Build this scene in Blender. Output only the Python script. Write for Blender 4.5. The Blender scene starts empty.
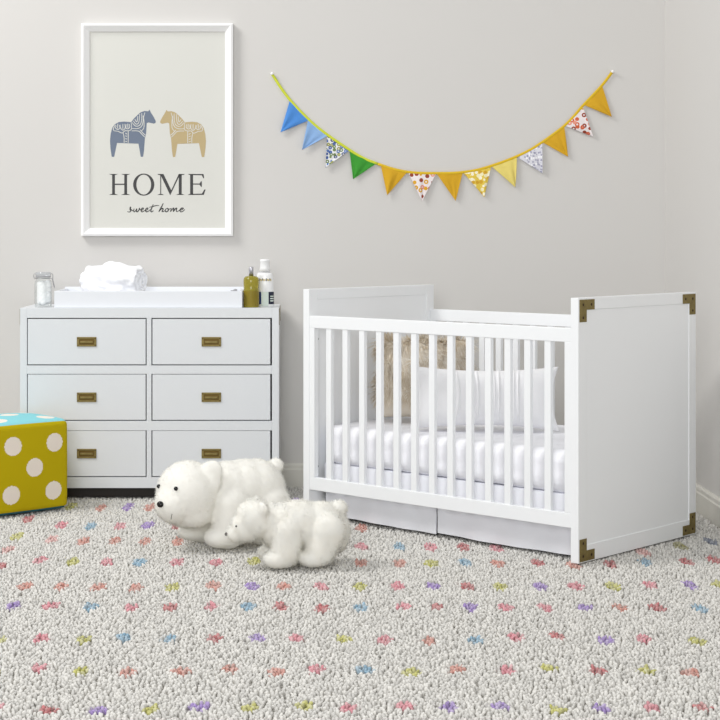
import bpy, bmesh, math, random
import numpy as np
from mathutils import Vector, Matrix, Euler, noise
from mathutils.bvhtree import BVHTree
from mathutils.geometry import tessellate_polygon

random.seed(7)
rng = np.random.default_rng(11)
SC = bpy.context.scene
COL = SC.collection
PI = math.pi
F, HZ, CX, CAMH = 1643.0, 232.0, 300.0, 1.145      # lens in px, horizon row, vanishing column, eye height (m)


def X(px, d):                                      # metres across at depth d
    return (px - CX) * d / F


def Z(py, d):                                      # height at depth d
    return CAMH - (py - HZ) * d / F


# ------------------------------------------------------------------ materials
def lin(c):
    r = []
    for v in c[:3]:
        v = v / 255.0
        r.append(v / 12.92 if v <= 0.04045 else ((v + 0.055) / 1.055) ** 2.4)
    return (r[0], r[1], r[2], 1.0)


def mat(name, rgb, rough=0.5, metal=0.0, bump=None, var=None, trans=0.0, ior=1.45, attr=None, sheen=0.0, spec=0.5, coords='Object'):
    m = bpy.data.materials.new(name)
    m.use_nodes = True
    nt = m.node_tree
    b = nt.nodes['Principled BSDF']
    b.inputs['Base Color'].default_value = lin(rgb)
    b.inputs['Roughness'].default_value = rough
    b.inputs['Metallic'].default_value = metal
    b.inputs['IOR'].default_value = ior
    b.inputs['Specular IOR Level'].default_value = spec
    if trans:
        b.inputs['Transmission Weight'].default_value = trans
    if sheen:
        b.inputs['Sheen Weight'].default_value = sheen
    tc = nt.nodes.new('ShaderNodeTexCoord')
    if attr:
        a = nt.nodes.new('ShaderNodeAttribute')
        a.attribute_name = attr
        nt.links.new(a.outputs['Color'], b.inputs['Base Color'])
    if var:                                        # (scale, second colour, amount)
        n = nt.nodes.new('ShaderNodeTexNoise')
        n.inputs['Scale'].default_value = var[0]
        n.inputs['Detail'].default_value = 4
        mx = nt.nodes.new('ShaderNodeMix')
        mx.data_type = 'RGBA'
        mx.inputs[6].default_value = lin(rgb)
        mx.inputs[7].default_value = lin(var[1])
        nt.links.new(tc.outputs[coords], n.inputs['Vector'])
        nt.links.new(n.outputs['Fac'], mx.inputs[0])
        nt.links.new(mx.outputs[2], b.inputs['Base Color'])
    if bump:                                       # (scale, strength, distance)
        n = nt.nodes.new('ShaderNodeTexNoise')
        n.inputs['Scale'].default_value = bump[0]
        n.inputs['Detail'].default_value = 3
        bp = nt.nodes.new('ShaderNodeBump')
        bp.inputs['Strength'].default_value = bump[1]
        bp.inputs['Distance'].default_value = bump[2]
        nt.links.new(tc.outputs[coords], n.inputs['Vector'])
        nt.links.new(n.outputs['Fac'], bp.inputs['Height'])
        nt.links.new(bp.outputs['Normal'], b.inputs['Normal'])
    return m


def print_mat(name, ground, blobs, scale, size, rings=True):
    """Printed cotton: voronoi blossoms in several colours on a plain ground."""
    m = bpy.data.materials.new(name)
    m.use_nodes = True
    nt = m.node_tree
    b = nt.nodes['Principled BSDF']
    b.inputs['Roughness'].default_value = 0.85
    tc = nt.nodes.new('ShaderNodeTexCoord')
    v = nt.nodes.new('ShaderNodeTexVoronoi')
    v.inputs['Scale'].default_value = scale
    v.inputs['Randomness'].default_value = 0.75
    nt.links.new(tc.outputs['Object'], v.inputs['Vector'])
    sep = nt.nodes.new('ShaderNodeSeparateColor')
    nt.links.new(v.outputs['Color'], sep.inputs['Color'])
    cr = nt.nodes.new('ShaderNodeValToRGB')
    cr.color_ramp.interpolation = 'CONSTANT'
    els = cr.color_ramp.elements
    els[0].position = 0.0
    els[0].color = lin(blobs[0])
    els[1].position = 1.0 / len(blobs)
    els[1].color = lin(blobs[1 % len(blobs)])
    for i in range(2, len(blobs)):
        e = els.new(i / len(blobs))
        e.color = lin(blobs[i])
    nt.links.new(sep.outputs[0], cr.inputs['Fac'])
    ring = nt.nodes.new('ShaderNodeValToRGB')
    ring.color_ramp.interpolation = 'CONSTANT'
    re = ring.color_ramp.elements
    re[0].position = 0.0
    re[0].color = (0, 0, 0, 1) if rings else (1, 1, 1, 1)
    re[1].position = size * 0.4
    re[1].color = (1, 1, 1, 1)
    e = re.new(size)
    e.color = (0, 0, 0, 1)
    nt.links.new(v.outputs['Distance'], ring.inputs['Fac'])
    mx = nt.nodes.new('ShaderNodeMix')
    mx.data_type = 'RGBA'
    mx.inputs[6].default_value = lin(ground)
    nt.links.new(ring.outputs['Color'], mx.inputs[0])
    nt.links.new(cr.outputs['Color'], mx.inputs[7])
    nt.links.new(mx.outputs[2], b.inputs['Base Color'])
    return m


M = {}
M['wall'] = mat('wall_paint', (211, 209, 206), 0.9, bump=(180, 0.04, 0.002), spec=0.2)
M['trim'] = mat('trim_paint', (222, 220, 212), 0.5)
M['floorbase'] = mat('floor_board', (150, 145, 138), 0.9, var=(6, (135, 130, 124), 1))
M['white'] = mat('white_lacquer', (240, 242, 244), 0.38, bump=(90, 0.03, 0.001))
M['whitein'] = mat('white_lacquer_tray', (230, 233, 238), 0.4)
M['dresserpaint'] = mat('white_dresser_paint', (221, 224, 227), 0.42, bump=(90, 0.03, 0.001))
M['dark'] = mat('dark_base', (46, 42, 40), 0.8)  # near-black: the shade below the dresser, given as a colour
M['brass'] = mat('antique_brass', (156, 140, 88), 0.5, 0.7, bump=(120, 0.15, 0.001), var=(45, (104, 90, 50), 1))
M['brassdark'] = mat('aged_brass_recess', (108, 88, 46), 0.5, 0.8)  # darker brass inside the handle plate
M['screw'] = mat('dark_brass_screw', (62, 44, 26), 0.5, 0.6)
M['bolt'] = mat('dark_steel_bolt', (70, 68, 66), 0.5, 0.8)
M['sheet'] = mat('white_sheet', (238, 238, 242), 0.9, bump=(14, 0.25, 0.01))
M['skirt'] = mat('pale_linen', (232, 233, 238), 0.95, bump=(22, 0.3, 0.006))
M['pillow'] = mat('white_linen', (235, 235, 237), 0.95, bump=(40, 0.15, 0.004))
M['fur'] = mat('beige_fur', (205, 192, 172), 0.9, attr='col', spec=0.15)
M['plush'] = mat('white_plush', (249, 248, 244), 0.95, attr='col', spec=0.1, bump=(220, 0.25, 0.004))
M['pile'] = mat('shag_pile', (215, 213, 208), 0.95, attr='col', spec=0.1)
M['backing'] = mat('rug_backing', (170, 167, 160), 0.95)
M['black'] = mat('black_bead', (12, 12, 14), 0.12)
M['thread'] = mat('grey_thread', (90, 86, 84), 0.8)
M['yellow'] = mat('mustard_felt', (188, 168, 18), 0.95, bump=(260, 0.2, 0.002), spec=0.1)
M['cream'] = mat('cream_felt', (236, 226, 214), 0.95, spec=0.1)
M['teal'] = mat('turquoise_felt', (140, 208, 216), 0.95, bump=(260, 0.2, 0.002), spec=0.1)
M['tealbase'] = mat('deep_teal_felt', (60, 110, 122), 0.95, spec=0.1)  # the teal darkened: shade under the pouf is put into the colour
M['frame'] = mat('white_picture_frame', (246, 246, 246), 0.45)
M['paper'] = mat('print_paper', (214, 214, 208), 0.8)
M['ink'] = mat('charcoal_ink', (70, 70, 71), 0.8)
M['inkblue'] = mat('slate_blue_ink', (112, 123, 141), 0.8)
M['inktan'] = mat('tan_ink', (186, 167, 126), 0.8)
M['glass'] = mat('clear_glass', (255, 255, 255), 0.02, trans=1.0, ior=1.12)
M['cotton'] = mat('cotton_wool', (250, 250, 250), 1.0, bump=(60, 0.3, 0.006))
M['wire'] = mat('steel_wire', (170, 170, 172), 0.3, 1.0)
M['towel'] = mat('white_muslin', (248, 248, 250), 0.95, var=(22, (236, 239, 244), 1), bump=(30, 0.35, 0.008))
M['towelprint'] = mat('grey_blue_print', (176, 188, 200), 0.95)
M['oil'] = mat('olive_oil_plastic', (182, 170, 62), 0.12, trans=0.55, ior=1.4)
M['oillabel'] = mat('olive_label', (134, 118, 36), 0.15)
M['silver'] = mat('silver_cap', (196, 196, 202), 0.38, 0.9)
M['lotion'] = mat('white_bottle', (244, 245, 246), 0.25)
M['navy'] = mat('navy_label', (34, 56, 112), 0.35)
M['navydark'] = mat('deep_navy_label', (30, 36, 60), 0.35)
M['mint'] = mat('pale_mint_label', (218, 230, 222), 0.35)
M['gold'] = mat('gold_label', (196, 172, 78), 0.35)
M['pad'] = mat('white_pad', (240, 240, 243), 0.8)
M['strap'] = mat('grey_strap', (168, 168, 172), 0.8)
M['f_blue'] = mat('bright_blue_cotton', (78, 140, 214), 0.9, bump=(70, 0.4, 0.004))
M['f_light'] = mat('light_blue_cotton', (150, 184, 226), 0.9, var=(26, (128, 168, 218), 1), bump=(70, 0.4, 0.004))
M['f_green'] = mat('green_cotton', (58, 148, 48), 0.9, bump=(70, 0.4, 0.004))
M['f_gold'] = mat('golden_cotton', (210, 163, 34), 0.9, bump=(70, 0.4, 0.004))
M['f_pale'] = mat('pale_yellow_cotton', (226, 208, 116), 0.9, bump=(70, 0.4, 0.004))
M['f_flower_blue'] = print_mat('blue_blossom_print', (224, 226, 228), [(60, 92, 160), (110, 130, 80), (88, 120, 180), (150, 150, 70), (40, 60, 110)], 62, 0.52)
M['f_flower_orange'] = print_mat('orange_blossom_print', (234, 226, 226), [(206, 96, 60), (214, 160, 40), (150, 66, 44), (226, 150, 130)], 42, 0.44)
M['f_flower_yellow'] = print_mat('yellow_blossom_print', (224, 196, 76), [(246, 240, 214), (206, 160, 40), (240, 232, 190)], 56, 0.5, False)
M['f_flower_grey'] = print_mat('grey_speckle_print', (214, 214, 222), [(170, 170, 188), (240, 240, 244), (150, 150, 172)], 95, 0.45, False)
M['tape_lime'] = mat('lime_tape', (206, 214, 62), 0.9)
M['tape_gold'] = mat('gold_tape', (220, 184, 40), 0.9)


def fibre(m, amount):
    """Fibres let light through: mix translucency into the surface."""
    nt = m.node_tree
    b = nt.nodes['Principled BSDF']
    out = nt.nodes['Material Output']
    tr = nt.nodes.new('ShaderNodeBsdfTranslucent')
    mx = nt.nodes.new('ShaderNodeMixShader')
    mx.inputs[0].default_value = amount
    at = nt.nodes.new('ShaderNodeAttribute')
    at.attribute_name = 'col'
    nt.links.new(at.outputs['Color'], tr.inputs['Color'])
    nt.links.new(b.outputs[0], mx.inputs[1])
    nt.links.new(tr.outputs[0], mx.inputs[2])
    nt.links.new(mx.outputs[0], out.inputs['Surface'])


def thin_glass(m, tint, frost):
    """Thin-walled glass: mostly clear, a fresnel sheen, optionally a little frosting."""
    nt = m.node_tree
    out = nt.nodes['Material Output']
    tp = nt.nodes.new('ShaderNodeBsdfTransparent')
    tp.inputs['Color'].default_value = lin(tint)
    gl = nt.nodes.new('ShaderNodeBsdfGlossy')
    gl.inputs['Roughness'].default_value = 0.04
    df = nt.nodes.new('ShaderNodeBsdfDiffuse')
    df.inputs['Color'].default_value = lin((232, 234, 236))
    lw = nt.nodes.new('ShaderNodeLayerWeight')
    lw.inputs['Blend'].default_value = 0.12
    m1 = nt.nodes.new('ShaderNodeMixShader')
    m2 = nt.nodes.new('ShaderNodeMixShader')
    m1.inputs[0].default_value = frost
    nt.links.new(tp.outputs[0], m1.inputs[1])
    nt.links.new(df.outputs[0], m1.inputs[2])
    nt.links.new(lw.outputs['Facing'], m2.inputs[0])
    nt.links.new(m1.outputs[0], m2.inputs[1])
    nt.links.new(gl.outputs[0], m2.inputs[2])
    nt.links.new(m2.outputs[0], out.inputs['Surface'])


thin_glass(M['glass'], (254, 255, 255), 0.0)
M['lidglass'] = mat('frosted_lid_glass', (240, 242, 244), 0.1)
thin_glass(M['lidglass'], (236, 238, 240), 0.2)
fibre(M['plush'], 0.22)
fibre(M['fur'], 0.25)


# ------------------------------------------------------------------ builders
class MB:
    """Collects shapes, with a material slot per face, into ONE mesh."""

    def __init__(self):
        self.bm = bmesh.new()
        self.mats = []

    def slot(self, m):
        if m not in self.mats:
            self.mats.append(m)
        return self.mats.index(m)

    def merge(self, other, m, mtx=None, smooth=False):
        i = self.slot(m)
        vs = {}
        for v in other.verts:
            vs[v] = self.bm.verts.new(mtx @ v.co if mtx else v.co)
        for f in other.faces:
            try:
                nf = self.bm.faces.new([vs[v] for v in f.verts])
                nf.material_index = i
                nf.smooth = smooth
            except ValueError:
                pass
        other.free()
        return self

    def box(self, lo, hi, m, bev=0.002, seg=2, mtx=None):
        b = bmesh.new()
        bmesh.ops.create_cube(b, size=1.0)
        lo, hi = Vector(lo), Vector(hi)
        for v in b.verts:
            v.co = Vector([(lo[k] + hi[k]) / 2 + v.co[k] * (hi[k] - lo[k]) for k in range(3)])
        if bev:
            bmesh.ops.bevel(b, geom=b.edges[:], offset=bev, segments=seg, profile=0.5, affect='EDGES')
        return self.merge(b, m, mtx)

    def grid(self, fn, nu, nv, m, smooth=True, wrapu=False):
        i = self.slot(m)
        rows = []
        for a in range(nu if wrapu else nu + 1):
            rows.append([self.bm.verts.new(fn(a / nu, c / nv)) for c in range(nv + 1)])
        for a in range(nu):
            r0, r1 = rows[a], rows[(a + 1) % len(rows)]
            for c in range(nv):
                f = self.bm.faces.new((r0[c], r1[c], r1[c + 1], r0[c + 1]))
                f.material_index = i
                f.smooth = smooth
        return rows

    def lathe(self, prof, m, n=28, c=(0, 0, 0), smooth=True, sx=1.0, sy=1.0, a0=0.0, a1=2 * PI):
        i = self.slot(m)
        full = abs(a1 - a0 - 2 * PI) < 1e-6
        rings = []
        for r, z in prof:
            if r < 1e-6:
                rings.append([self.bm.verts.new((c[0], c[1], c[2] + z))])
            else:
                rings.append([self.bm.verts.new((c[0] + sx * r * math.cos(a0 + (a1 - a0) * k / n), c[1] + sy * r * math.sin(a0 + (a1 - a0) * k / n), c[2] + z))
                              for k in range(n if full else n + 1)])
        for r0, r1 in zip(rings, rings[1:]):
            for k in range(n):
                k2 = (k + 1) % n if full else k + 1
                if len(r0) == 1 and len(r1) == 1:
                    continue
                if len(r0) == 1:
                    q = (r0[0], r1[k2], r1[k])
                elif len(r1) == 1:
                    q = (r0[k], r0[k2], r1[0])
                else:
                    q = (r0[k], r0[k2], r1[k2], r1[k])
                f = self.bm.faces.new(q)
                f.material_index = i
                f.smooth = smooth
        return self

    def tube(self, pts, rad, m, n=8, caps=True, flat=None):
        """Round (or flattened) tube along a polyline."""
        i = self.slot(m)
        pts = [Vector(p) for p in pts]
        rings = []
        up = None
        for k, p in enumerate(pts):
            t = (pts[min(k + 1, len(pts) - 1)] - pts[max(k - 1, 0)]).normalized()
            if up is None:
                up = Vector((0, 0, 1)) if abs(t.z) < 0.9 else Vector((1, 0, 0))
            s = t.cross(up).normalized()
            u = s.cross(t).normalized()
            r = rad[k] if isinstance(rad, (list, tuple)) else rad
            ru, rs = (r, r) if flat is None else flat
            rings.append([self.bm.verts.new(p + s * rs * math.cos(2 * PI * j / n) + u * ru * math.sin(2 * PI * j / n)) for j in range(n)])
        for r0, r1 in zip(rings, rings[1:]):
            for j in range(n):
                f = self.bm.faces.new((r0[j], r0[(j + 1) % n], r1[(j + 1) % n], r1[j]))
                f.material_index = i
                f.smooth = True
        if caps:
            for r in (rings[0][::-1], rings[-1]):
                f = self.bm.faces.new(r)
                f.material_index = i
        return self

    def ball(self, c, r, m, sub=3, rot=None):
        b = bmesh.new()
        bmesh.ops.create_icosphere(b, subdivisions=sub, radius=1.0)
        rr = r if isinstance(r, (tuple, list)) else (r, r, r)
        mt = Matrix.Translation(c)
        if rot:
            mt = mt @ Euler(rot).to_matrix().to_4x4()
        mt = mt @ Matrix.Diagonal((rr[0], rr[1], rr[2], 1))
        return self.merge(b, m, mt, True)

    def poly(self, loops, m, place):
        """Flat filled outline (loops of 2-D points, later loops are holes)."""
        i = self.slot(m)
        ls = [[Vector((p[0], p[1], 0)) for p in l] for l in loops]
        flat = [p for l in ls for p in l]
        vs = [self.bm.verts.new(place(p.x, p.y)) for p in flat]
        for t in tessellate_polygon(ls):
            try:
                f = self.bm.faces.new([vs[k] for k in t])
                f.material_index = i
            except ValueError:
                pass
        return self

    def build(self, name, parent=None, recalc=True, loc=None, rotz=None):
        if recalc:
            bmesh.ops.recalc_face_normals(self.bm, faces=self.bm.faces[:])
        me = bpy.data.meshes.new(name)
        self.bm.to_mesh(me)
        self.bm.free()
        for m in self.mats:
            me.materials.append(m)
        o = bpy.data.objects.new(name, me)
        COL.objects.link(o)
        if parent:
            o.parent = parent
        if loc:
            o.location = loc
        if rotz is not None:
            o.rotation_euler = (0, 0, rotz)
        return o


def thing(name, label, cat, loc=(0, 0, 0), rotz=0.0, group=None):
    o = bpy.data.objects.new(name, None)
    o.empty_display_size = 0.1
    COL.objects.link(o)
    o.location = loc
    o.rotation_euler = (0, 0, rotz)
    tag(o, label, cat, group)
    return o


def tag(o, label, cat, group=None):
    o['label'] = label
    o['category'] = cat
    if group:
        o['group'] = group
    return o


def struct(o):
    o['kind'] = 'structure'
    return o


def clone(o, parent, loc=None, children=True):
    c = o.copy()
    COL.objects.link(c)
    c.parent = parent
    if loc is not None:
        c.location = loc
    if children:
        for ch in list(o.children):
            clone(ch, c)
    return c


def catmull(pts, n=8):
    pts = [Vector(p) for p in pts]
    out = []
    for i in range(len(pts) - 1):
        p0, p1, p2, p3 = pts[max(i - 1, 0)], pts[i], pts[i + 1], pts[min(i + 2, len(pts) - 1)]
        for k in range(n):
            t = k / n
            out.append(0.5 * ((2 * p1) + (p2 - p0) * t + (2 * p0 - 5 * p1 + 4 * p2 - p3) * t * t + (3 * p1 - p0 - 3 * p2 + p3) * t ** 3))
    out.append(pts[-1])
    return out


# --------------------------------------------------- soft bodies and their fur
def soft_mesh(balls, voxel, smooth=8):
    """Fuse ellipsoids (centre, radii, euler) into one continuous skin."""
    b = MB()
    for c, r, e in balls:
        b.ball(c, r, M['plush'], 3, e)
    o = b.build('tmp', recalc=False)
    md = o.modifiers.new('r', 'REMESH')
    md.mode = 'VOXEL'
    md.voxel_size = voxel
    ms = o.modifiers.new('s', 'SMOOTH')
    ms.iterations = smooth
    ms.factor = 0.6
    bpy.context.view_layer.update()
    dg = bpy.context.evaluated_depsgraph_get()
    me = bpy.data.meshes.new_from_object(o.evaluated_get(dg))
    bpy.data.objects.remove(o)
    return me


def mesh_arrays(me):
    me.calc_loop_triangles()
    n = len(me.vertices)
    co = np.empty(n * 3)
    me.vertices.foreach_get('co', co)
    no = np.empty(n * 3)
    me.vertex_normals.foreach_get('vector', no)
    t = np.empty(len(me.loop_triangles) * 3, dtype=np.int64)
    me.loop_triangles.foreach_get('vertices', t)
    return co.reshape(-1, 3), no.reshape(-1, 3), t.reshape(-1, 3)


def furry(name, base, material, parent, n, length, width, comb, spread, droop, colors, keep=None, nseg=2, clump=0.0, lvar=0.35, lift=0.45):
    """One mesh: the skin `base` plus n tapered fibres standing on it."""
    co, no, tri = mesh_arrays(base)
    a, b, c = co[tri[:, 0]], co[tri[:, 1]], co[tri[:, 2]]
    area = np.linalg.norm(np.cross(b - a, c - a), axis=1)
    pick = rng.choice(len(tri), size=n, p=area / area.sum())
    u, v = rng.random(n), rng.random(n)
    fl = u + v > 1
    u[fl], v[fl] = 1 - u[fl], 1 - v[fl]
    w = 1 - u - v
    P = a[pick] * w[:, None] + b[pick] * u[:, None] + c[pick] * v[:, None]
    N = no[tri[pick, 0]] * w[:, None] + no[tri[pick, 1]] * u[:, None] + no[tri[pick, 2]] * v[:, None]
    N /= np.linalg.norm(N, axis=1)[:, None] + 1e-9
    if keep is not None:
        k = keep(P)
        P, N = P[k], N[k]
    n = len(P)
    tang = np.asarray(comb)[None, :] + rng.normal(0, spread, (n, 3))
    tang -= N * np.einsum('ij,ij->i', tang, N)[:, None]
    dirn = N * lift + tang
    if clump > 0:                                  # neighbouring fibres lean the same way
        wob = np.array([[noise.noise(Vector(p) * 26 + Vector((s * 9.1, 0, 0))) for s in range(3)] for p in P])
        dirn += wob * clump
    dirn /= np.linalg.norm(dirn, axis=1)[:, None]
    L = length * (1 + rng.uniform(-lvar, lvar, n))
    side = np.cross(dirn, N + rng.normal(0, 0.2, (n, 3)))
    side /= np.linalg.norm(side, axis=1)[:, None] + 1e-9
    fl2 = np.einsum('ij,ij->i', np.cross(side, dirn), N) < 0     # blades face outwards
    side[fl2] *= -1
    W = width * rng.uniform(0.7, 1.3, n)
    pts = []
    for s in range(nseg + 1):
        t = s / nseg
        q = P - N * 0.0015 + dirn * (L * t)[:, None]
        q[:, 2] -= droop * L * t * t
        pts.append(q)
    vs = []
    for s in range(nseg):
        hw = (W * (1 - 0.55 * s / nseg) * 0.5)[:, None]
        vs += [pts[s] - side * hw, pts[s] + side * hw]
    vs.append(pts[nseg])
    per = 2 * nseg + 1
    V = np.stack(vs, axis=1).reshape(-1, 3)
    off = len(co)
    idx = (np.arange(n) * per)[:, None] + off
    quads = [idx + np.array([[2 * s, 2 * s + 1, 2 * s + 3, 2 * s + 2]]) for s in range(nseg - 1)]
    tris = idx + np.array([[2 * nseg - 2, 2 * nseg - 1, 2 * nseg]])
    loops = [tri.reshape(-1)]
    sizes = [np.full(len(tri), 3)]
    for q in quads:
        loops.append(q.reshape(-1))
        sizes.append(np.full(n, 4))
    loops.append(tris.reshape(-1))
    sizes.append(np.full(n, 3))
    loops = np.concatenate(loops).astype(np.int32)
    sizes = np.concatenate(sizes).astype(np.int32)
    allv = np.concatenate([co, V])
    me = bpy.data.meshes.new(name)
    me.vertices.add(len(allv))
    me.vertices.foreach_set('co', allv.reshape(-1).astype(np.float32))
    me.loops.add(len(loops))
    me.loops.foreach_set('vertex_index', loops)
    me.polygons.add(len(sizes))
    st = np.concatenate([[0], np.cumsum(sizes)[:-1]]).astype(np.int32)
    me.polygons.foreach_set('loop_start', st)
    me.polygons.foreach_set('use_smooth', np.ones(len(sizes), dtype=bool))
    me.update(calc_edges=True)
    nn = np.concatenate([no, np.repeat(N, per, axis=0)])
    me.normals_split_custom_set_from_vertices(nn.astype(np.float32).tolist())
    c0 = np.array([lin(x)[:3] for x in colors])
    base_c = np.tile(c0.mean(axis=0), (len(co), 1))
    mixw = rng.random(n)[:, None]
    if clump > 0:
        mixw = np.clip(0.5 + 0.9 * wob[:, :1] + rng.normal(0, 0.25, (n, 1)), 0, 1)
    sc = c0[0][None, :] * (1 - mixw) + c0[-1][None, :] * mixw
    allc = np.concatenate([base_c, np.repeat(sc, per, axis=0)])
    at = me.color_attributes.new('col', 'FLOAT_COLOR', 'POINT')
    at.data.foreach_set('color', np.concatenate([allc, np.ones((len(allc), 1))], axis=1).astype(np.float32).reshape(-1))
    me.materials.append(material)
    o = bpy.data.objects.new(name, me)
    COL.objects.link(o)
    if parent:
        o.parent = parent
    return o


# ------------------------------------------------------------------ the setting
WALL_Y = 7.47
WALL_X = 1.66
struct(MB().box((-4.0, WALL_Y, -0.05), (WALL_X + 0.12, WALL_Y + 0.12, 2.75), M['wall'], 0).build('wall_back'))
struct(MB().box((WALL_X, 2.0, -0.05), (WALL_X + 0.12, WALL_Y, 2.75), M['wall'], 0).build('wall_right'))
struct(MB().box((-4.0, 0.5, -0.06), (WALL_X + 0.12, WALL_Y + 0.12, -0.030), M['floorbase'], 0).build('floor'))


def baseboard_profile():
    return [(0, -0.030), (0.018, -0.030), (0.018, 0.066), (0.0135, 0.072), (0.0135, 0.086), (0.008, 0.093), (0, 0.094)]


def skirting(name, a, b, inward):
    o = MB()
    rows = []
    for p in (a, b):
        rows.append([o.bm.verts.new((p[0] + inward[0] * d, p[1] + inward[1] * d, z)) for d, z in baseboard_profile()])
    o.slot(M['trim'])
    for k in range(len(rows[0]) - 1):
        o.bm.faces.new((rows[0][k], rows[0][k + 1], rows[1][k + 1], rows[1][k]))
    for r in rows:
        o.bm.faces.new(r)
    struct(o.build(name))


skirting('baseboard_back', (-4.0, WALL_Y), (WALL_X, WALL_Y), (0, -1))
skirting('baseboard_right', (WALL_X, 2.0), (WALL_X, WALL_Y - 0.018), (-1, 0))

# ------------------------------------------------------------------ the rug
PALE = (219, 217, 212)
TINT = {'p': (214, 122, 138), 'r': (186, 72, 80), 's': (206, 132, 116), 'y': (188, 186, 66), 'b': (122, 170, 198),
        'u': (148, 112, 196), 'o': (140, 134, 50), 'g': (104, 116, 142), 'l': (222, 170, 166)}
DOTS = ('71,506,y 101,507.5,s 128,507,u 151,507,s 28,519,r 61,525,p 91,526,b 120,526,p 148,525,u 178,526,r 18,536,y 52,539,l '
        '84,541,s 115,541,s 145,541,s 178,541,s 8,549,l 40,560,p 73,561.5,y 107,562,p 140,562,b 177,562,p 0,566,r 26,586,s '
        '61,586,s 98,587,s 136,587,s 173,587,y 14,605,u 51,605,p 91,606,b 131,607,p 170,607,r 217,562,p 254,560.5,y 361,562.5,s '
        '399.5,563,s 214,585,s 252,586,u 284,586,s 322,586,p 360,586,y 398,586,p 211,606,p 248,606,b 281,606,r 361,607,b 323,608,r '
        '361,546.5,p 399,546.5,b 430.5,547,p 463.5,546.5,r 497,548,p 432,563,y 465,562,b 498,563,s 537,562.5,r 433,586,u '
        '466.5,586,r 500,586.5,y 540,586,u 403,606,p 437,606,r 471,607,u 506,607,p 545,607,p 574,565,s 611,564,r 646,562,b '
        '686,561.5,r 714,559.5,r 680,546,o 710,541,g 643,552,l 575.5,586,p 613,586,y 650.5,585,p 690.5,585,u 719,584,y '
        '585,607,u 620,607,s 657,607,r 700,608,b 296,502,u 362,528,s 262,526,p 217,526,y 292,541,b 232,541,s')
dots = []
for d in DOTS.split():
    a, b, c = d.split(',')
    yd = (CAMH + 0.008) * F / (float(b) - HZ)
    dots.append((X(float(a), yd), yd, TINT[c], 1.0))
keys = 'prsybuspy'
for row, yd in enumerate((4.66, 4.33, 3.98, 3.62)):          # the rug runs on towards the viewer
    for k in range(-12, 13):
        dots.append((k * 0.123 + (row % 2) * 0.05 + random.uniform(-.012, .012), yd + random.uniform(-.03, .03), TINT[random.choice(keys)], 1.0))
for yd in (6.84, 6.41, 6.09, 5.70, 5.31, 5.02):              # and on to both sides
    xl, xr = X(-12, yd), X(735, yd)
    k = 0
    while xl > -2.3:
        dots.append((xl - 0.06, yd, TINT[random.choice(keys)], 1.0))
        xl -= 0.123
    while xr < 1.55:
        dots.append((xr + 0.06, yd, TINT[random.choice(keys)], 1.0))
        xr += 0.123

RX0, RX1, RY0, RY1 = -2.3, WALL_X - 0.022, 3.2, WALL_Y - 0.022
rug = MB().box((RX0, RY0, -0.0295), (RX1, RY1, -0.020), M['backing'], 0.002).build('rug')
tag(rug, 'cream shag rug with pastel polka dots covering the floor', 'rug')


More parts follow.
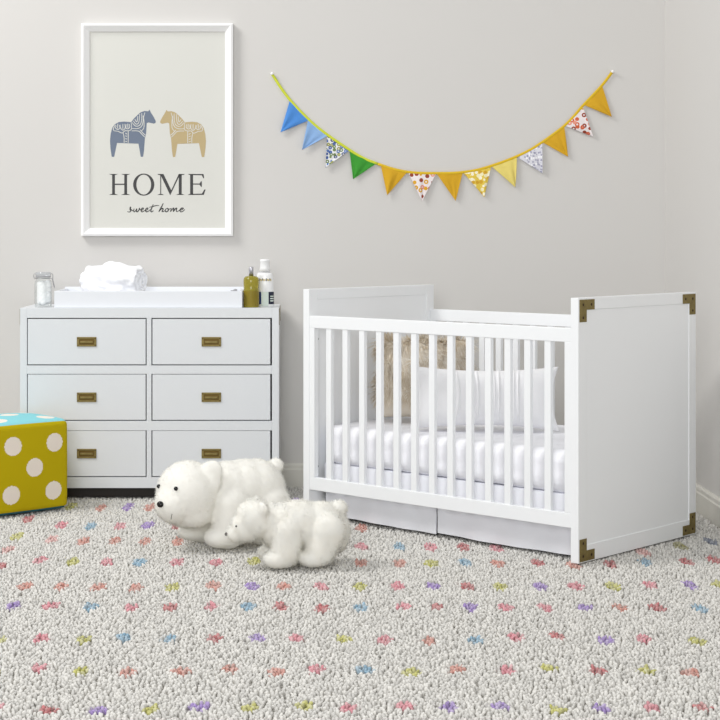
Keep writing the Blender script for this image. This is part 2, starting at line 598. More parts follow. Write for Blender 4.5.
def make_pile():
    sx, sy = 0.0098, 0.0145
    nx, ny = int((RX1 - RX0) / sx), int((RY1 - RY0) / sy)
    gx, gy = np.meshgrid(np.arange(nx), np.arange(ny))
    px = RX0 + (gx.ravel() + 0.5 + rng.uniform(-.48, .48, nx * ny)) * sx
    py = RY0 + (gy.ravel() + 0.5 + rng.uniform(-.48, .48, nx * ny)) * sy
    k = (px > RX0 + .006) & (px < RX1 - .006) & (py > RY0 + .006) & (py < RY1 - .006)
    # only the part of the floor a viewer near the photograph's place can see
    k &= (px > -0.20 * py - 0.9) & (px < 0.27 * py + 0.75)
    px, py = px[k], py[k]
    n = len(px)
    h = rng.uniform(0.011, 0.0195, n)
    r = rng.uniform(0.0046, 0.0068, n)
    ang = rng.uniform(0, 2 * PI, n)
    lean = rng.uniform(0.001, 0.008, n)
    lx, ly = np.cos(ang) * lean, np.sin(ang) * lean
    base = -0.0205
    V = []
    m = 5
    for lev, (rr, zz, ll) in enumerate(((0.75, 0.0, 0.0), (1.0, 0.45, 0.35), (0.8, 0.82, 0.8))):
        for j in range(m):
            t = ang + 2 * PI * j / m + lev * 0.4
            V.append(np.stack([px + lx * ll + np.cos(t) * r * rr, py + ly * ll + np.sin(t) * r * rr, base + h * zz], axis=1))
    V.append(np.stack([px + lx, py + ly, base + h], axis=1))
    V = np.stack(V, axis=1)
    per = 3 * m + 1
    fq, ft = [], []
    for lev in range(2):
        for j in range(m):
            fq.append((lev * m + j, lev * m + (j + 1) % m, (lev + 1) * m + (j + 1) % m, (lev + 1) * m + j))
    for j in range(m):
        ft.append((2 * m + j, 2 * m + (j + 1) % m, 3 * m))
    idx = (np.arange(n) * per)[:, None, None]
    q = (idx + np.array(fq)[None]).reshape(-1)
    t = (idx + np.array(ft)[None]).reshape(-1)
    loops = np.concatenate([q, t]).astype(np.int32)
    sizes = np.concatenate([np.full(n * len(fq), 4), np.full(n * len(ft), 3)]).astype(np.int32)
    me = bpy.data.meshes.new('pile')
    me.vertices.add(n * per)
    me.vertices.foreach_set('co', V.reshape(-1).astype(np.float32))
    me.loops.add(len(loops))
    me.loops.foreach_set('vertex_index', loops)
    me.polygons.add(len(sizes))
    me.polygons.foreach_set('loop_start', np.concatenate([[0], np.cumsum(sizes)[:-1]]).astype(np.int32))
    me.polygons.foreach_set('use_smooth', np.ones(len(sizes), dtype=bool))
    me.update(calc_edges=True)
    pale = np.array(lin(PALE)[:3])
    shade = rng.uniform(0.80, 1.08, n)[:, None]
    c = pale[None] * shade
    for dx, dy, tint, w in dots:
        e = ((px - dx) / 0.0225) ** 2 + ((py - dy) / (0.062 * (dy / 5.5) ** 2)) ** 2
        inside = e < 1 + rng.normal(0, 0.05, n)
        if inside.any():
            mixv = rng.uniform(0.45, 0.8, n)[:, None] * w
            tc = np.array(lin(tint)[:3])[None] * shade
            c = np.where(inside[:, None], c * (1 - mixv) + tc * mixv, c)
    at = me.color_attributes.new('col', 'FLOAT_COLOR', 'POINT')
    cc = np.concatenate([np.repeat(c, per, axis=0), np.ones((n * per, 1))], axis=1)
    at.data.foreach_set('color', cc.astype(np.float32).reshape(-1))
    me.materials.append(M['pile'])
    o = bpy.data.objects.new('pile', me)
    COL.objects.link(o)
    o.parent = rug
    o['kind'] = 'stuff'
    return o


make_pile()

# ------------------------------------------------------------------ the crib
L, W, TH, HT = 1.306, 0.79, 0.032, 0.917
crib = thing('crib', 'white slatted wooden baby crib with brass corner brackets', 'crib', (0.013, 6.566, 0), math.radians(-43.5))


def end_panel(x0, outer):
    b = MB()
    rec = 0.004
    x1 = x0 + TH
    b.box((x0, 0, 0), (x1, 0.05, HT), M['white'], 0.0015)
    b.box((x0, W - 0.05, 0), (x1, W, HT), M['white'], 0.0015)
    b.box((x0, 0.05, HT - 0.042), (x1, W - 0.05, HT), M['white'], 0.0015)
    b.box((x0, 0.05, 0.0), (x1, W - 0.05, 0.058), M['white'], 0.0015)
    b.box((x0 + rec, 0.045, 0.05), (x1 - rec, W - 0.045, HT - 0.035), M['white'], 0)
    o = b.build('end_panel', crib)
    xs = x1 if outer > 0 else x0
    for yy, sy in ((0.006, 1), (W - 0.006, -1)):
        for zz, sz in ((HT - 0.006, -1), (0.004, 1)):
            k = MB()
            t = 0.0022 * outer

            def bx(y0, y1, z0, z1):
                k.box((min(xs, xs + t), min(y0, y1), min(z0, z1)), (max(xs, xs + t), max(y0, y1), max(z0, z1)), M['brass'], 0.0007, 1)
            bx(yy, yy + sy * 0.043, zz, zz + sz * 0.078)
            bx(yy + sy * 0.0431, yy + sy * 0.092, zz, zz + sz * 0.036)
            for cy, cz in ((0.021, 0.018), (0.021, 0.063), (0.072, 0.018)):
                k.ball((xs + t, yy + sy * cy, zz + sz * cz), (0.0014, 0.0052, 0.0052), M['screw'], 2)
            k.build('corner_bracket', o)
    return o


pl = end_panel(0.0, -1)
pr = end_panel(L - TH, 1)
for zz in (0.717, 0.207):
    for yy in (0.047,):
        b = MB()
        b.tube([(TH - 0.001, yy, zz), (TH + 0.003, yy, zz)], 0.006, M['bolt'], 12)
        b.build('bolt', pl)
xi0, xi1 = TH, L - TH
ST = 0.027
RAILT = 0.024
slat_src = None
for side, y0 in (('front', 0.0015), ('back', W - 0.0015 - RAILT)):
    MB().box((xi0, y0, 0.763), (xi1, y0 + RAILT, 0.812), M['white'], 0.002).build('top_rail', crib)
    MB().box((xi0, y0, 0.119), (xi1, y0 + RAILT, 0.170), M['white'], 0.002).build('bottom_rail', crib)
    for xs in (xi0, xi1 - ST):
        MB().box((xs, y0, 0.170), (xs + ST, y0 + RAILT, 0.763), M['white'], 0.0015).build('stile', crib)
    pitch = (xi1 - xi0 - ST) / 14.0
    for k in range(1, 14):
        xc = xi0 + ST / 2 + pitch * k
        if slat_src is None:
            slat_src = MB().box((-0.0135, 0, 0.165), (0.0135, 0.018, 0.768), M['white'], 0.002).build('slat', crib, loc=(xc, y0 + 0.003, 0))
        else:
            clone(slat_src, crib, (xc, y0 + 0.003, 0))
MB().box((xi0, 0.09, 0.196), (xi1, W - 0.055, 0.214), M['white'], 0.002).build('mattress_support', crib)

# skirt: two front drops with a slit between, and the far drop that closes the box
sk = thing('crib_skirt', 'pale grey linen crib skirt hanging below the white crib', 'crib skirt', (0.013, 6.566, 0), math.radians(-43.5))


def drop(x0, x1, y0, ztop, zbot, ph):
    b = MB()

    def fn(s):
        def g(u, v):
            x = x0 + (x1 - x0) * u
            z = ztop + (zbot - ztop) * v
            y = y0 + s + 0.004 * v * math.sin(u * 9 + ph) + 0.003 * v * v * math.sin(u * 23 + ph * 2)
            return (x, y, z + 0.003 * math.sin(u * 5 + ph) * v)
        return g
    b.grid(fn(0.0), 60, 14, M['skirt'])
    b.grid(fn(0.004), 60, 14, M['skirt'])
    return b.build('drop', sk)


drop(0.049, 0.6175, 0.078, 0.2165, 0.008, 0.4)
drop(0.6215, 1.268, 0.078, 0.2165, 0.008, 1.9)
MB().box((0.049, 0.0725, 0.155), (1.268, 0.0765, 0.2165), M['skirt'], 0.001).build('header_band', sk)
drop(0.045, 1.262, 0.744, 0.2165, 0.012, 1.0)
MB().box((0.045, 0.0785, 0.2165), (L - 0.045, 0.748, 0.2195), M['skirt'], 0.0).build('deck', sk)

# mattress in a fitted sheet
mt = MB()


def super_box(b, lo, hi, m, r, n=26, wr=0.0, seed=0.0):
    """Rounded box with soft wrinkles."""
    bm2 = bmesh.new()
    bmesh.ops.create_cube(bm2, size=2.0)
    bmesh.ops.subdivide_edges(bm2, edges=bm2.edges[:], cuts=n, use_grid_fill=True)
    lo, hi = Vector(lo), Vector(hi)
    c, h = (lo + hi) / 2, (hi - lo) / 2
    for v in bm2.verts:
        p = Vector([v.co[k] * h[k] for k in range(3)])
        q = Vector([max(-(h[k] - r), min(h[k] - r, p[k])) for k in range(3)])
        d = p - q
        if d.length > 1e-9:
            nrm = d.normalized()
            p = q + nrm * r
        else:
            nrm = Vector((0, 0, 0))
        if wr:
            p += nrm * (wr * noise.noise(Vector((p.x * 9 + seed, p.y * 9, p.z * 26))))
        v.co = c + p
    b.merge(bm2, m, None, True)
    return b


super_box(mt, (0.046, 0.062, 0.2205), (L - 0.046, 0.736, 0.374), M['sheet'], 0.042, 40, 0.004)
mo = mt.build('crib_mattress', loc=(0.013, 6.566, 0), rotz=math.radians(-43.5))
tag(mo, 'white sheeted mattress lying inside the crib', 'mattress')


# pillows
def pillow_fn(w, h, t, ears, front=None):
    def prof(u, v):
        return max(0.0, (1 - abs(u) ** 3.2)) ** 0.55 * max(0.0, (1 - abs(v) ** 3.2)) ** 0.55

    def fn(sgn):
        def g(a, c):
            u, v = a * 2 - 1, c * 2 - 1
            k = prof(u, v)
            pinx = 1 - 0.07 * (1 - abs(v) ** 2) * ears
            pinz = 1 - (0.06 + 0.06 * ears) * (1 - abs(u) ** 2) * ears
            x = u * w / 2 * pinx
            z = v * h / 2 * pinz
            y = sgn * t / 2 * k
            if front and sgn < 0:
                y -= front(u, v) * k ** 0.5
            y += sgn * 0.004 * k * noise.noise(Vector((x * 14, z * 14, sgn * 3.0)))
            return (x, y, z)
        return g
    return fn


pleats = (-0.37, -0.20, -0.145, -0.09, 0.09, 0.145, 0.21, 0.42, 0.48)


def pleat(u, v):
    u2 = u - 0.03 * (1 - v * v) + 0.02
    return sum(0.0075 * math.exp(-((u2 - p) / 0.010) ** 2) for p in pleats)


pw = MB()
fn = pillow_fn(0.575, 0.252, 0.14, 1.2, pleat)
pw.grid(fn(-1), 220, 40, M['pillow'])
pw.grid(fn(1), 60, 40, M['pillow'])
bmesh.ops.remove_doubles(pw.bm, verts=pw.bm.verts[:], dist=0.0004)
wp = pw.build('pleated_pillow')
wp.location = (0.712, 6.36, 0.503)
wp.rotation_euler = (math.radians(-17), 0, math.radians(-6))
tag(wp, 'white pillow with vertical pleats leaning in front of the fur pillow', 'pillow')

fp = MB()
fn = pillow_fn(0.37, 0.32, 0.12, 0.3)
fp.grid(fn(-1), 40, 32, M['fur'])
fp.grid(fn(1), 40, 32, M['fur'])
bmesh.ops.remove_doubles(fp.bm, verts=fp.bm.verts[:], dist=0.0008)
tmp = fp.build('tmp_fur')
fo = furry('fur_pillow', tmp.data, M['fur'], None, 17000, 0.050, 0.0030, (0.1, -0.1, -0.7), 0.25, 0.15,
           [(222, 209, 187), (236, 227, 211), (250, 246, 238)], nseg=3, clump=0.9, lift=0.3, keep=lambda P: P[:, 2] > -0.085)
bpy.data.objects.remove(tmp)
fo.location = (0.503, 6.675, 0.551)
fo.rotation_euler = (math.radians(-14), 0, math.radians(-4))
tag(fo, 'shaggy beige fur pillow leaning at the far end of the crib', 'pillow')

# ------------------------------------------------------------------ the dresser
DX0, DX1, DY0, DY1 = -1.205, -0.0905, 7.07, 7.448
DW, DD, DZ0, DZ1 = DX1 - DX0, DY1 - DY0, 0.043, 0.818
dr = thing('dresser', 'white six-drawer dresser with brass handles against the back wall', 'dresser', (DX0, DY0, 0))
sf = 7.07 / F
b = MB()
T = 0.030
P_ = M['dresserpaint']
b.box((0, 0, DZ0), (T, DD, DZ1), P_, 0.0015)
b.box((DW - T, 0, DZ0), (DW, DD, DZ1), P_, 0.0015)
zrow = [(Z(365.5, 7.07), Z(318, 7.07)), (Z(421, 7.07), Z(374, 7.07)), (Z(477.3, 7.07), Z(430.5, 7.07))]
xcol = [(X(26.7, 7.07) - DX0, X(146.6, 7.07) - DX0), (X(151.4, 7.07) - DX0, X(271.7, 7.07) - DX0)]
b.box((T, 0, zrow[0][1]), (DW - T, DD, DZ1), P_, 0.001)
b.box((T, 0, zrow[1][1]), (DW - T, DD, zrow[0][0]), P_, 0.001)
b.box((T, 0, zrow[2][1]), (DW - T, DD, zrow[1][0]), P_, 0.001)
b.box((T, 0, DZ0), (DW - T, DD, zrow[2][0]), P_, 0.001)
for z0, z1 in zrow:
    b.box((xcol[0][1], 0, z0), (xcol[1][0], DD, z1), P_, 0.001)
b.box((T, DD - 0.008, DZ0), (DW - T, DD - 0.001, DZ1 - 0.02), P_, 0)
b.build('carcass', dr)
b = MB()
b.box((0.03, 0.035, 0.0), (DW - 0.03, DD - 0.01, DZ0), M['dark'], 0.001)  # recessed block coloured as the shadow gap under the dresser
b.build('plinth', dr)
GAP = 0.0042
first = None
for z0, z1 in zrow:
    for x0, x1 in xcol:
        w, h = x1 - x0 - 2 * GAP, z1 - z0 - 2 * GAP
        if first is None:
            d = MB().box((0, 0.0, 0), (w, 0.019, h), P_, 0.0015)
            d.box((0.02, 0.019, 0.012), (w - 0.02, DD - 0.03, h - 0.03), P_, 0)
            first = d.build('drawer', dr, loc=(x0 + GAP, 0.0012, z0 + GAP))
            hw, hh = 0.042, 0.0205
            hb = MB()
            hb.box((-hw, -0.0045, -hh), (hw, 0.0, -hh + 0.0075), M['brass'], 0.0012)
            hb.box((-hw, -0.0045, hh - 0.0075), (hw, 0.0, hh), M['brass'], 0.0012)
            hb.box((-hw, -0.0045, -hh + 0.0075), (-hw + 0.010, 0.0, hh - 0.0075), M['brass'], 0.0012)
            hb.box((hw - 0.010, -0.0045, -hh + 0.0075), (hw, 0.0, hh - 0.0075), M['brass'], 0.0012)
            hb.box((-hw + 0.009, -0.0015, -hh + 0.007), (hw - 0.009, 0.0, hh - 0.007), M['brassdark'], 0)
            hb.box((-hw + 0.014, -0.0075, -0.006), (hw - 0.014, -0.0018, 0.004), M['brass'], 0.002)
            for sx in (-1, 1):
                hb.ball((sx * (hw - 0.005), -0.0045, hh - 0.006), (0.0025, 0.0012, 0.0025), M['screw'], 2)
                hb.ball((sx * (hw - 0.005), -0.0045, -hh + 0.006), (0.0025, 0.0012, 0.0025), M['screw'], 2)
            hb.build('handle', first, loc=(w / 2, 0.0, h / 2))
        else:
            clone(first, dr, (x0 + GAP, 0.0012, z0 + GAP))
for xs, o_ in ((0.0, -1), (DW, 1)):
    for yy, sy in ((0.004, 1), (DD - 0.004, -1)):
        for zz, sz in ((DZ1 - 0.004, -1), (DZ0 + 0.004, 1)):
            k = MB()
            t = 0.0018 * o_
            k.box((min(xs, xs + t), min(yy, yy + sy * .03), min(zz, zz + sz * .07)), (max(xs, xs + t), max(yy, yy + sy * .03), max(zz, zz + sz * .07)), M['brass'], 0.0008, 1)
            k.box((min(xs, xs + t), min(yy + sy * .0301, yy + sy * .07), min(zz, zz + sz * .03)), (max(xs, xs + t), max(yy + sy * .0301, yy + sy * .07), max(zz, zz + sz * .03)), M['brass'], 0.0008, 1)
            k.build('corner_bracket', dr)

# ------------------------------------------------------------------ changing tray and what is on the dresser
TY0, TY1 = 7.092, 7.425
TX0, TX1 = X(54.2, TY0), X(242.2, TY0)
TZ = DZ1
tr = thing('changing_tray', 'white changing tray lying on top of the dresser', 'changing tray', (TX0, TY0, TZ))
tw, td = TX1 - TX0, TY1 - TY0
b = MB()
b.box((0, 0, 0), (tw, 0.016, 0.072), M['whitein'], 0.002)
b.box((0, td - 0.016, 0), (tw, td, 0.080), M['whitein'], 0.002)
b.box((0, 0.016, 0), (0.016, td - 0.016, 0.072), M['whitein'], 0.002)
b.box((tw - 0.016, 0.016, 0), (tw, td - 0.016, 0.072), M['whitein'], 0.002)
b.box((0.016, 0.016, 0.0), (tw - 0.016, td - 0.016, 0.008), M['whitein'], 0)
b.build('tray', tr)
b = MB()
super_box(b, (0.022, 0.022, 0.0085), (tw - 0.022, td - 0.022, 0.048), M['pad'], 0.016, 16)
b.build('pad', tr)
b = MB()
b.box((tw - 0.050, 0.003, 0.0722), (tw - 0.022, 0.013, 0.0755), M['strap'], 0.001)
b.ball((tw - 0.030, 0.008, 0.077), (0.009, 0.005, 0.004), M['strap'], 2)
b.build('safety_strap', tr)

# rolled muslin blanket
bl = MB()
RL, RR = 0.258, 0.068
rot = Matrix.Rotation(math.radians(-24), 4, 'Z')


def roll(u, v):
    a = 2 * PI * u
    x = (v - 0.5) * RL
    r = RR * (1 - 0.10 * (2 * v - 1) ** 4)
    d = 0.016 * noise.noise(Vector((math.cos(a) * 1.7, math.sin(a) * 1.7, x * 14)))
    d += 0.011 * noise.noise(Vector((math.cos(a) * 3.4 + 5, math.sin(a) * 3.4, x * 30)))
    d += 0.010 * max(0, math.sin(a)) * math.exp(-((x - 0.0) / 0.04) ** 2)
    r += d
    return rot @ Vector((x, math.cos(a) * r * 1.0, max(-0.060, math.sin(a) * r)))


bl.grid(roll, 72, 50, M['towel'], True, True)
for vv, sg in ((0.0, -1), (1.0, 1)):
    def cap(u, v, vv=vv, sg=sg):
        e = rot.inverted() @ roll(u, vv)
        k = v
        x = e.x + sg * (0.010 * (1 - k) ** 0.5 + 0.007 * math.cos(2 * PI * (k * 2.6 - u)) * (k < 0.97) * (k > 0.05))
        return rot @ Vector((x, e.y * k, e.z * k))
    bl.grid(cap, 72, 26, M['towel'], True, True)
bmesh.ops.remove_doubles(bl.bm, verts=bl.bm.verts[:], dist=0.0003)
blo = bl.build('rolled_blanket', loc=(X(114, 7.24), 7.24, TZ + 0.0485 + 0.0605))
tag(blo, 'crumpled rolled white blanket lying in the changing tray', 'blanket')

# cotton jar
JD = 7.16
jx = X(43.2, JD)
jar = thing('glass_jar', 'clear clip-top glass jar of cotton wool at the left of the dresser top', 'jar', (jx, JD, DZ1))
b = MB()
b.lathe([(0, 0.0), (0.033, 0.0), (0.037, 0.004), (0.0385, 0.02), (0.0385, 0.100), (0.036, 0.112), (0.031, 0.120), (0.031, 0.130),
         (0.028, 0.130), (0.028, 0.119), (0.0335, 0.110), (0.0362, 0.098), (0.0362, 0.02), (0.034, 0.006), (0, 0.005)], M['glass'], 40)
b.build('jar_body', jar)
b = MB()
b.lathe([(0, 0.1345), (0.030, 0.1345), (0.034, 0.1365), (0.034, 0.147), (0.031, 0.152), (0, 0.1535)], M['lidglass'], 40)
b.lathe([(0.0285, 0.1303), (0.0335, 0.1303), (0.0335, 0.1342), (0.0285, 0.1342), (0.0285, 0.1303)], M['strap'], 40)
b.build('lid', jar)
b = MB()
ring = [(0.0355 * math.cos(2 * PI * k / 32), 0.0355 * math.sin(2 * PI * k / 32), 0.125) for k in range(33)]
b.tube(ring, 0.0013, M['wire'], 6)
b.tube(catmull([(0.0355, -0.008, 0.125), (0.041, -0.008, 0.118), (0.046, -0.007, 0.098), (0.049, 0, 0.085), (0.046, 0.007, 0.098), (0.041, 0.008, 0.118), (0.0355, 0.008, 0.125)], 5), 0.0016, M['wire'], 6)
b.tube(catmull([(-0.036, 0, 0.122), (-0.041, 0, 0.132), (-0.040, 0, 0.142), (-0.0345, 0, 0.146)], 5), 0.0016, M['wire'], 6)
b.tube(catmull([(0.0345, 0, 0.146), (0.041, 0, 0.143), (0.042, 0, 0.130), (0.041, 0, 0.117)], 5), 0.0016, M['wire'], 6)
b.build('wire_clasp', jar)
b = MB()
cw = []
for k in range(64):
    zz = 0.018 + 0.088 * (k / 64)
    aa = k * 2.4
    rr = 0.0215 * math.sqrt(((k * 0.618) % 1.0))
    cw.append(((rr * math.cos(aa), rr * math.sin(aa), zz), random.uniform(0.0120, 0.0138), None))
cot = bpy.data.objects.new('cotton_wool', soft_mesh([(c, (r, r, r), None) for c, r, _ in cw], 0.0028, 2))
COL.objects.link(cot)
cot.data.materials.clear()
cot.data.materials.append(M['cotton'])
cot.data.polygons.foreach_set('use_smooth', np.ones(len(cot.data.polygons), dtype=bool))
cot.location = (jx, JD, DZ1)
tag(cot, 'white cotton wool balls heaped inside the glass jar', 'cotton wool')

# bottles
BD = 7.14
bx = X(251.2, BD)
s = BD / F
o1 = thing('oil_bottle', 'olive green bath oil bottle with silver cap at the dresser corner', 'bottle', (bx, BD, DZ1))
b = MB()
b.lathe([(0, 0), (0.032, 0), (0.0345, 0.003), (0.0345, 0.074), (0.0320, 0.080), (0.0335, 0.098), (0.0340, 0.116), (0.032, 0.127), (0.025, 0.134), (0.010, 0.1365), (0.0085, 0.137), (0.0085, 0.141), (0, 0.141)], M['oil'], 40)
b.build('bottle_body', o1)
b = MB()
b.lathe([(0, 0.1372), (0.0102, 0.1372), (0.0102, 0.174), (0.009, 0.1755), (0, 0.1755)], M['silver'], 28)
b.build('cap', o1)
b = MB()
b.lathe([(0.0350, 0.006), (0.0350, 0.072)], M['oillabel'], 24, a0=math.radians(175), a1=math.radians(350))
b.build('label', o1)
BD2 = 7.19
o2 = thing('lotion_bottle', 'white lotion bottle with navy label behind the olive bottle', 'bottle', (X(265.0, BD2), BD2, DZ1))
b = MB()
b.lathe([(0, 0), (0.037, 0), (0.0395, 0.003), (0.0390, 0.075), (0.0375, 0.115), (0.0350, 0.137), (0.032, 0.147), (0.0235, 0.1505), (0.0205, 0.1505), (0.0205, 0.153), (0, 0.153)], M['lotion'], 44, sy=0.75)
b.build('bottle_body', o2)
b = MB()
b.lathe([(0, 0.1535), (0.0240, 0.1535), (0.0225, 0.17), (0.0205, 0.197), (0.0225, 0.1995), (0.0225, 0.2055), (0.0195, 0.2075), (0, 0.2075)], M['lotion'], 36)
b.build('cap', o2)
b = MB()
for a0, a1, m in ((186, 246, 'navy'), (247, 293, 'mint'), (294, 350, 'navydark')):
    b.lathe([(0.0401, 0.004 if m == 'mint' else 0.012), (0.0398, 0.066)], M[m], 12, a0=math.radians(a0), a1=math.radians(a1), sy=0.76)
for z0 in (0.024, 0.034, 0.044):
    b.lathe([(0.0404, z0), (0.0404, z0 + 0.005)], M['mint'], 8, a0=math.radians(306), a1=math.radians(338), sy=0.765)
b.build('label', o2)
b = MB()
for k in range(11):
    a = 228 + k * 8.2
    b.lathe([(0.0388, 0.113 + 0.002 * (k % 2)), (0.0376, 0.125 - 0.002 * (k % 3))], M['gold' if k % 3 else 'ink'], 2, a0=math.radians(a), a1=math.radians(a + 5.4), sy=0.768)
b.build('emblem', o2)

# ------------------------------------------------------------------ dice pouf
PS, PD = 0.375, 0.33
ang = math.radians(41.0)
near = Vector((X(-10, 6.56), 6.56, 0))
po = thing('cube_pouf', 'mustard yellow fabric dice cube pouf with cream spots', 'pouf', near, ang)
five = ((0.275, 0.745), (0.80, 0.745), (0.54, 0.485), (0.255, 0.20), (0.785, 0.20))
PH = 0.372


def soft_cube_point(x, y, z):
    """Cushion-like cube: rounded edges and slightly bulging sides."""
    h = Vector((PS / 2, PD / 2, PH / 2))
    p = Vector((x - PS / 2, y - PD / 2, z - PH / 2))
    r = 0.028
    q = Vector([max(-(h[k] - r), min(h[k] - r, p[k])) for k in range(3)])
    d = p - q
    if d.length > 1e-9:
        p = q + d.normalized() * r
    bulge = [(1 - (p[(k + 1) % 3] / h[(k + 1) % 3]) ** 2) * (1 - (p[(k + 2) % 3] / h[(k + 2) % 3]) ** 2) for k in range(3)]
    for k in range(3):
        p[k] += (0.016 if k == 2 else 0.009) * max(0, bulge[k]) * (p[k] / h[k])
    p.z = max(p.z, -PH / 2)
    return p + h


def face(name, fn3, ground, spots, n=120, r=0.105, cut=None):
    b = MB()
    i0, i1 = b.slot(ground), b.slot(M['cream'])
    b.grid(lambda u, v: soft_cube_point(*fn3(u, v)), n, n, ground)
    b.bm.faces.ensure_lookup_table()
    for k, f in enumerate(b.bm.faces):
        u, v = (k // n + 0.5) / n, (k % n + 0.5) / n
        if any((u - a) ** 2 + (v - c) ** 2 < r * r for a, c in spots):
            f.material_index = i1
    return b.build(name, po, recalc=False)


face('side_panel', lambda u, v: (u * PS, 0, 0.012 + v * (PH - 0.012)), M['yellow'], five)
face('side_panel', lambda u, v: (PS, u * PD, 0.012 + v * (PH - 0.012)), M['yellow'], ((0.28, 0.72), (0.72, 0.28)))
face('side_panel', lambda u, v: (PS - u * PS, PD, 0.012 + v * (PH - 0.012)), M['yellow'], ((0.28, 0.72), (0.5, 0.5), (0.72, 0.28)))
face('side_panel', lambda u, v: (0, PD - u * PD, 0.012 + v * (PH - 0.012)), M['yellow'], ((0.25, 0.75), (0.75, 0.75), (0.25, 0.25), (0.75, 0.25)))
face('top_panel', lambda u, v: (u * PS, v * PD, PH), M['teal'], ((0.2, 0.2), (0.8, 0.2), (0.2, 0.8), (0.8, 0.8), (0.5, 0.5)))
b = MB()
super_box(b, (0.012, 0.012, 0.0), (PS - 0.012, PD - 0.012, 0.06), M['tealbase'], 0.012, 10)
b.build('base_panel', po)


# ------------------------------------------------------------------ polar bears
def hit(me, c, d):
    """Outermost skin point along a ray from inside the head."""
    t = BVHTree.FromPolygons([v.co[:] for v in me.vertices], [p.vertices[:] for p in me.polygons])
    d = Vector(d).normalized()
    loc, nrm, _, _ = t.ray_cast(Vector(c) + d * 0.6, -d)
    return (loc, nrm) if loc else (Vector(c) + d * 0.1, d)


def limb(p0, r0, p1, r1, n=5):
    p0, p1 = Vector(p0), Vector(p1)
    return [(tuple(p0.lerp(p1, k / (n - 1))), (r0 + (r1 - r0) * k / (n - 1),) * 3, None) for k in range(n)]


ba = math.radians(25)
bear = thing('polar_bear_toy', 'large white plush polar bear with black nose in front of the dresser', 'plush toy', (-0.187, 6.065, 0.005), PI + ba)
hy = math.radians(24)
HC = Vector((0.244, 0.006, 0.190))
HR = Matrix.Rotation(hy, 3, 'Z')


def hp(f, l, u):
    return tuple(HC + HR @ Vector((f, l, u)))


balls = [((0.085, 0, 0.185), (0.115, 0.108, 0.115), None), ((-0.028, 0, 0.185), (0.108, 0.113, 0.116), None), ((0.02, 0, 0.195), (0.12, 0.11, 0.108), None),
         ((-0.045, 0, 0.145), (0.085, 0.108, 0.105), None), ((0.16, 0.0, 0.19), (0.09, 0.095, 0.105), None),
         (hp(0, 0, 0.0), (0.116, 0.118, 0.121), None), (hp(0.05, 0, -0.022), (0.090, 0.080, 0.076), (0, 0.25, hy)),
         (hp(0.095, 0, -0.030), (0.044, 0.046, 0.040), (0, 0.2, hy)), (hp(0.01, 0.045, -0.05), (0.07, 0.06, 0.065), None), (hp(0.01, -0.045, -0.05), (0.07, 0.06, 0.065), None),
         ((-0.108, 0.0, 0.272), (0.028, 0.028, 0.028), None)]
for sy in (1, -1):
    fx = 0.0 if sy > 0 else 0.035
    balls += limb((0.10 + fx, sy * 0.062, 0.15), 0.078, (0.118 + fx, sy * 0.082, 0.055), 0.062)
    balls += [((0.142 + fx, sy * 0.084, 0.040), (0.070, 0.056, 0.041), None)]
    balls += limb((-0.055, sy * 0.055, 0.14), 0.080, (-0.05, sy * 0.078, 0.055), 0.058)
    balls += [((-0.025, sy * 0.080, 0.042), (0.072, 0.053, 0.043), None)]
    balls += [(hp(-0.028, sy * 0.086, 0.068 + 0.012 * sy), (0.022, 0.043, 0.050), (sy * -0.5, -0.15, hy + sy * 0.55)),
              (hp(-0.020, sy * 0.098, 0.045), (0.018, 0.034, 0.040), (sy * -0.3, -0.1, hy + sy * 0.75))]
skin = soft_mesh(balls, 0.006, 5)
eyes = [hit(skin, HC, HR @ Vector((0.098, sy * 0.044 - 0.004, 0.034))) for sy in (1, -1)]
nose = hit(skin, HC + HR @ Vector((0.05, 0, -0.020)), HR @ Vector((1.0, 0.0, 0.0)))
bald = [(e[0], 0.007) for e in eyes] + [(nose[0], 0.011)]


def keep_bear(P):
    k = P[:, 2] > 0.013
    for c, r in bald:
        k &= np.linalg.norm(P - np.array(c)[None], axis=1) > r
    return k


WHITES = [(254, 252, 246), (255, 255, 252)]
furry('body', skin, M['plush'], bear, 40000, 0.0095, 0.0013, (-0.3, 0, -0.2), 0.45, 0.05, WHITES, keep=keep_bear, lift=0.5)
for e in eyes:
    b = MB()
    b.ball(tuple(e[0] + e[1] * 0.002), 0.0078, M['black'], 3)
    b.build('eye', bear)
b = MB()
b.ball(tuple(nose[0] + nose[1] * 0.003), (0.011, 0.0135, 0.0115), M['black'], 3, (0, 0.2, hy))
b.build('nose', bear)
b = MB()
mo_ = []
for k in range(7):
    t = k / 6
    pnt, nr = hit(skin, HC + HR @ Vector((0.05, 0, -0.024)), HR @ Vector((0.9, 0.42 + 0.10 * t, -0.62 + 0.30 * t)))
    mo_.append(pnt + nr * 0.006)
b.tube(mo_, 0.0011, M['thread'], 6)
b.build('mouth', bear)

ca = math.radians(10)
cub = thing('polar_bear_toy', 'small fluffy white plush polar bear with lowered head beside the large one', 'plush toy', (X(304, 5.655), 5.655, 0.003), PI + ca)
q = 0.00344
cubz = 567.0


def cp(px, py, y=0.0):                              # side-view sketch of the cub, in its own frame
    return ((305 - px) * q, y, (cubz - py) * q)


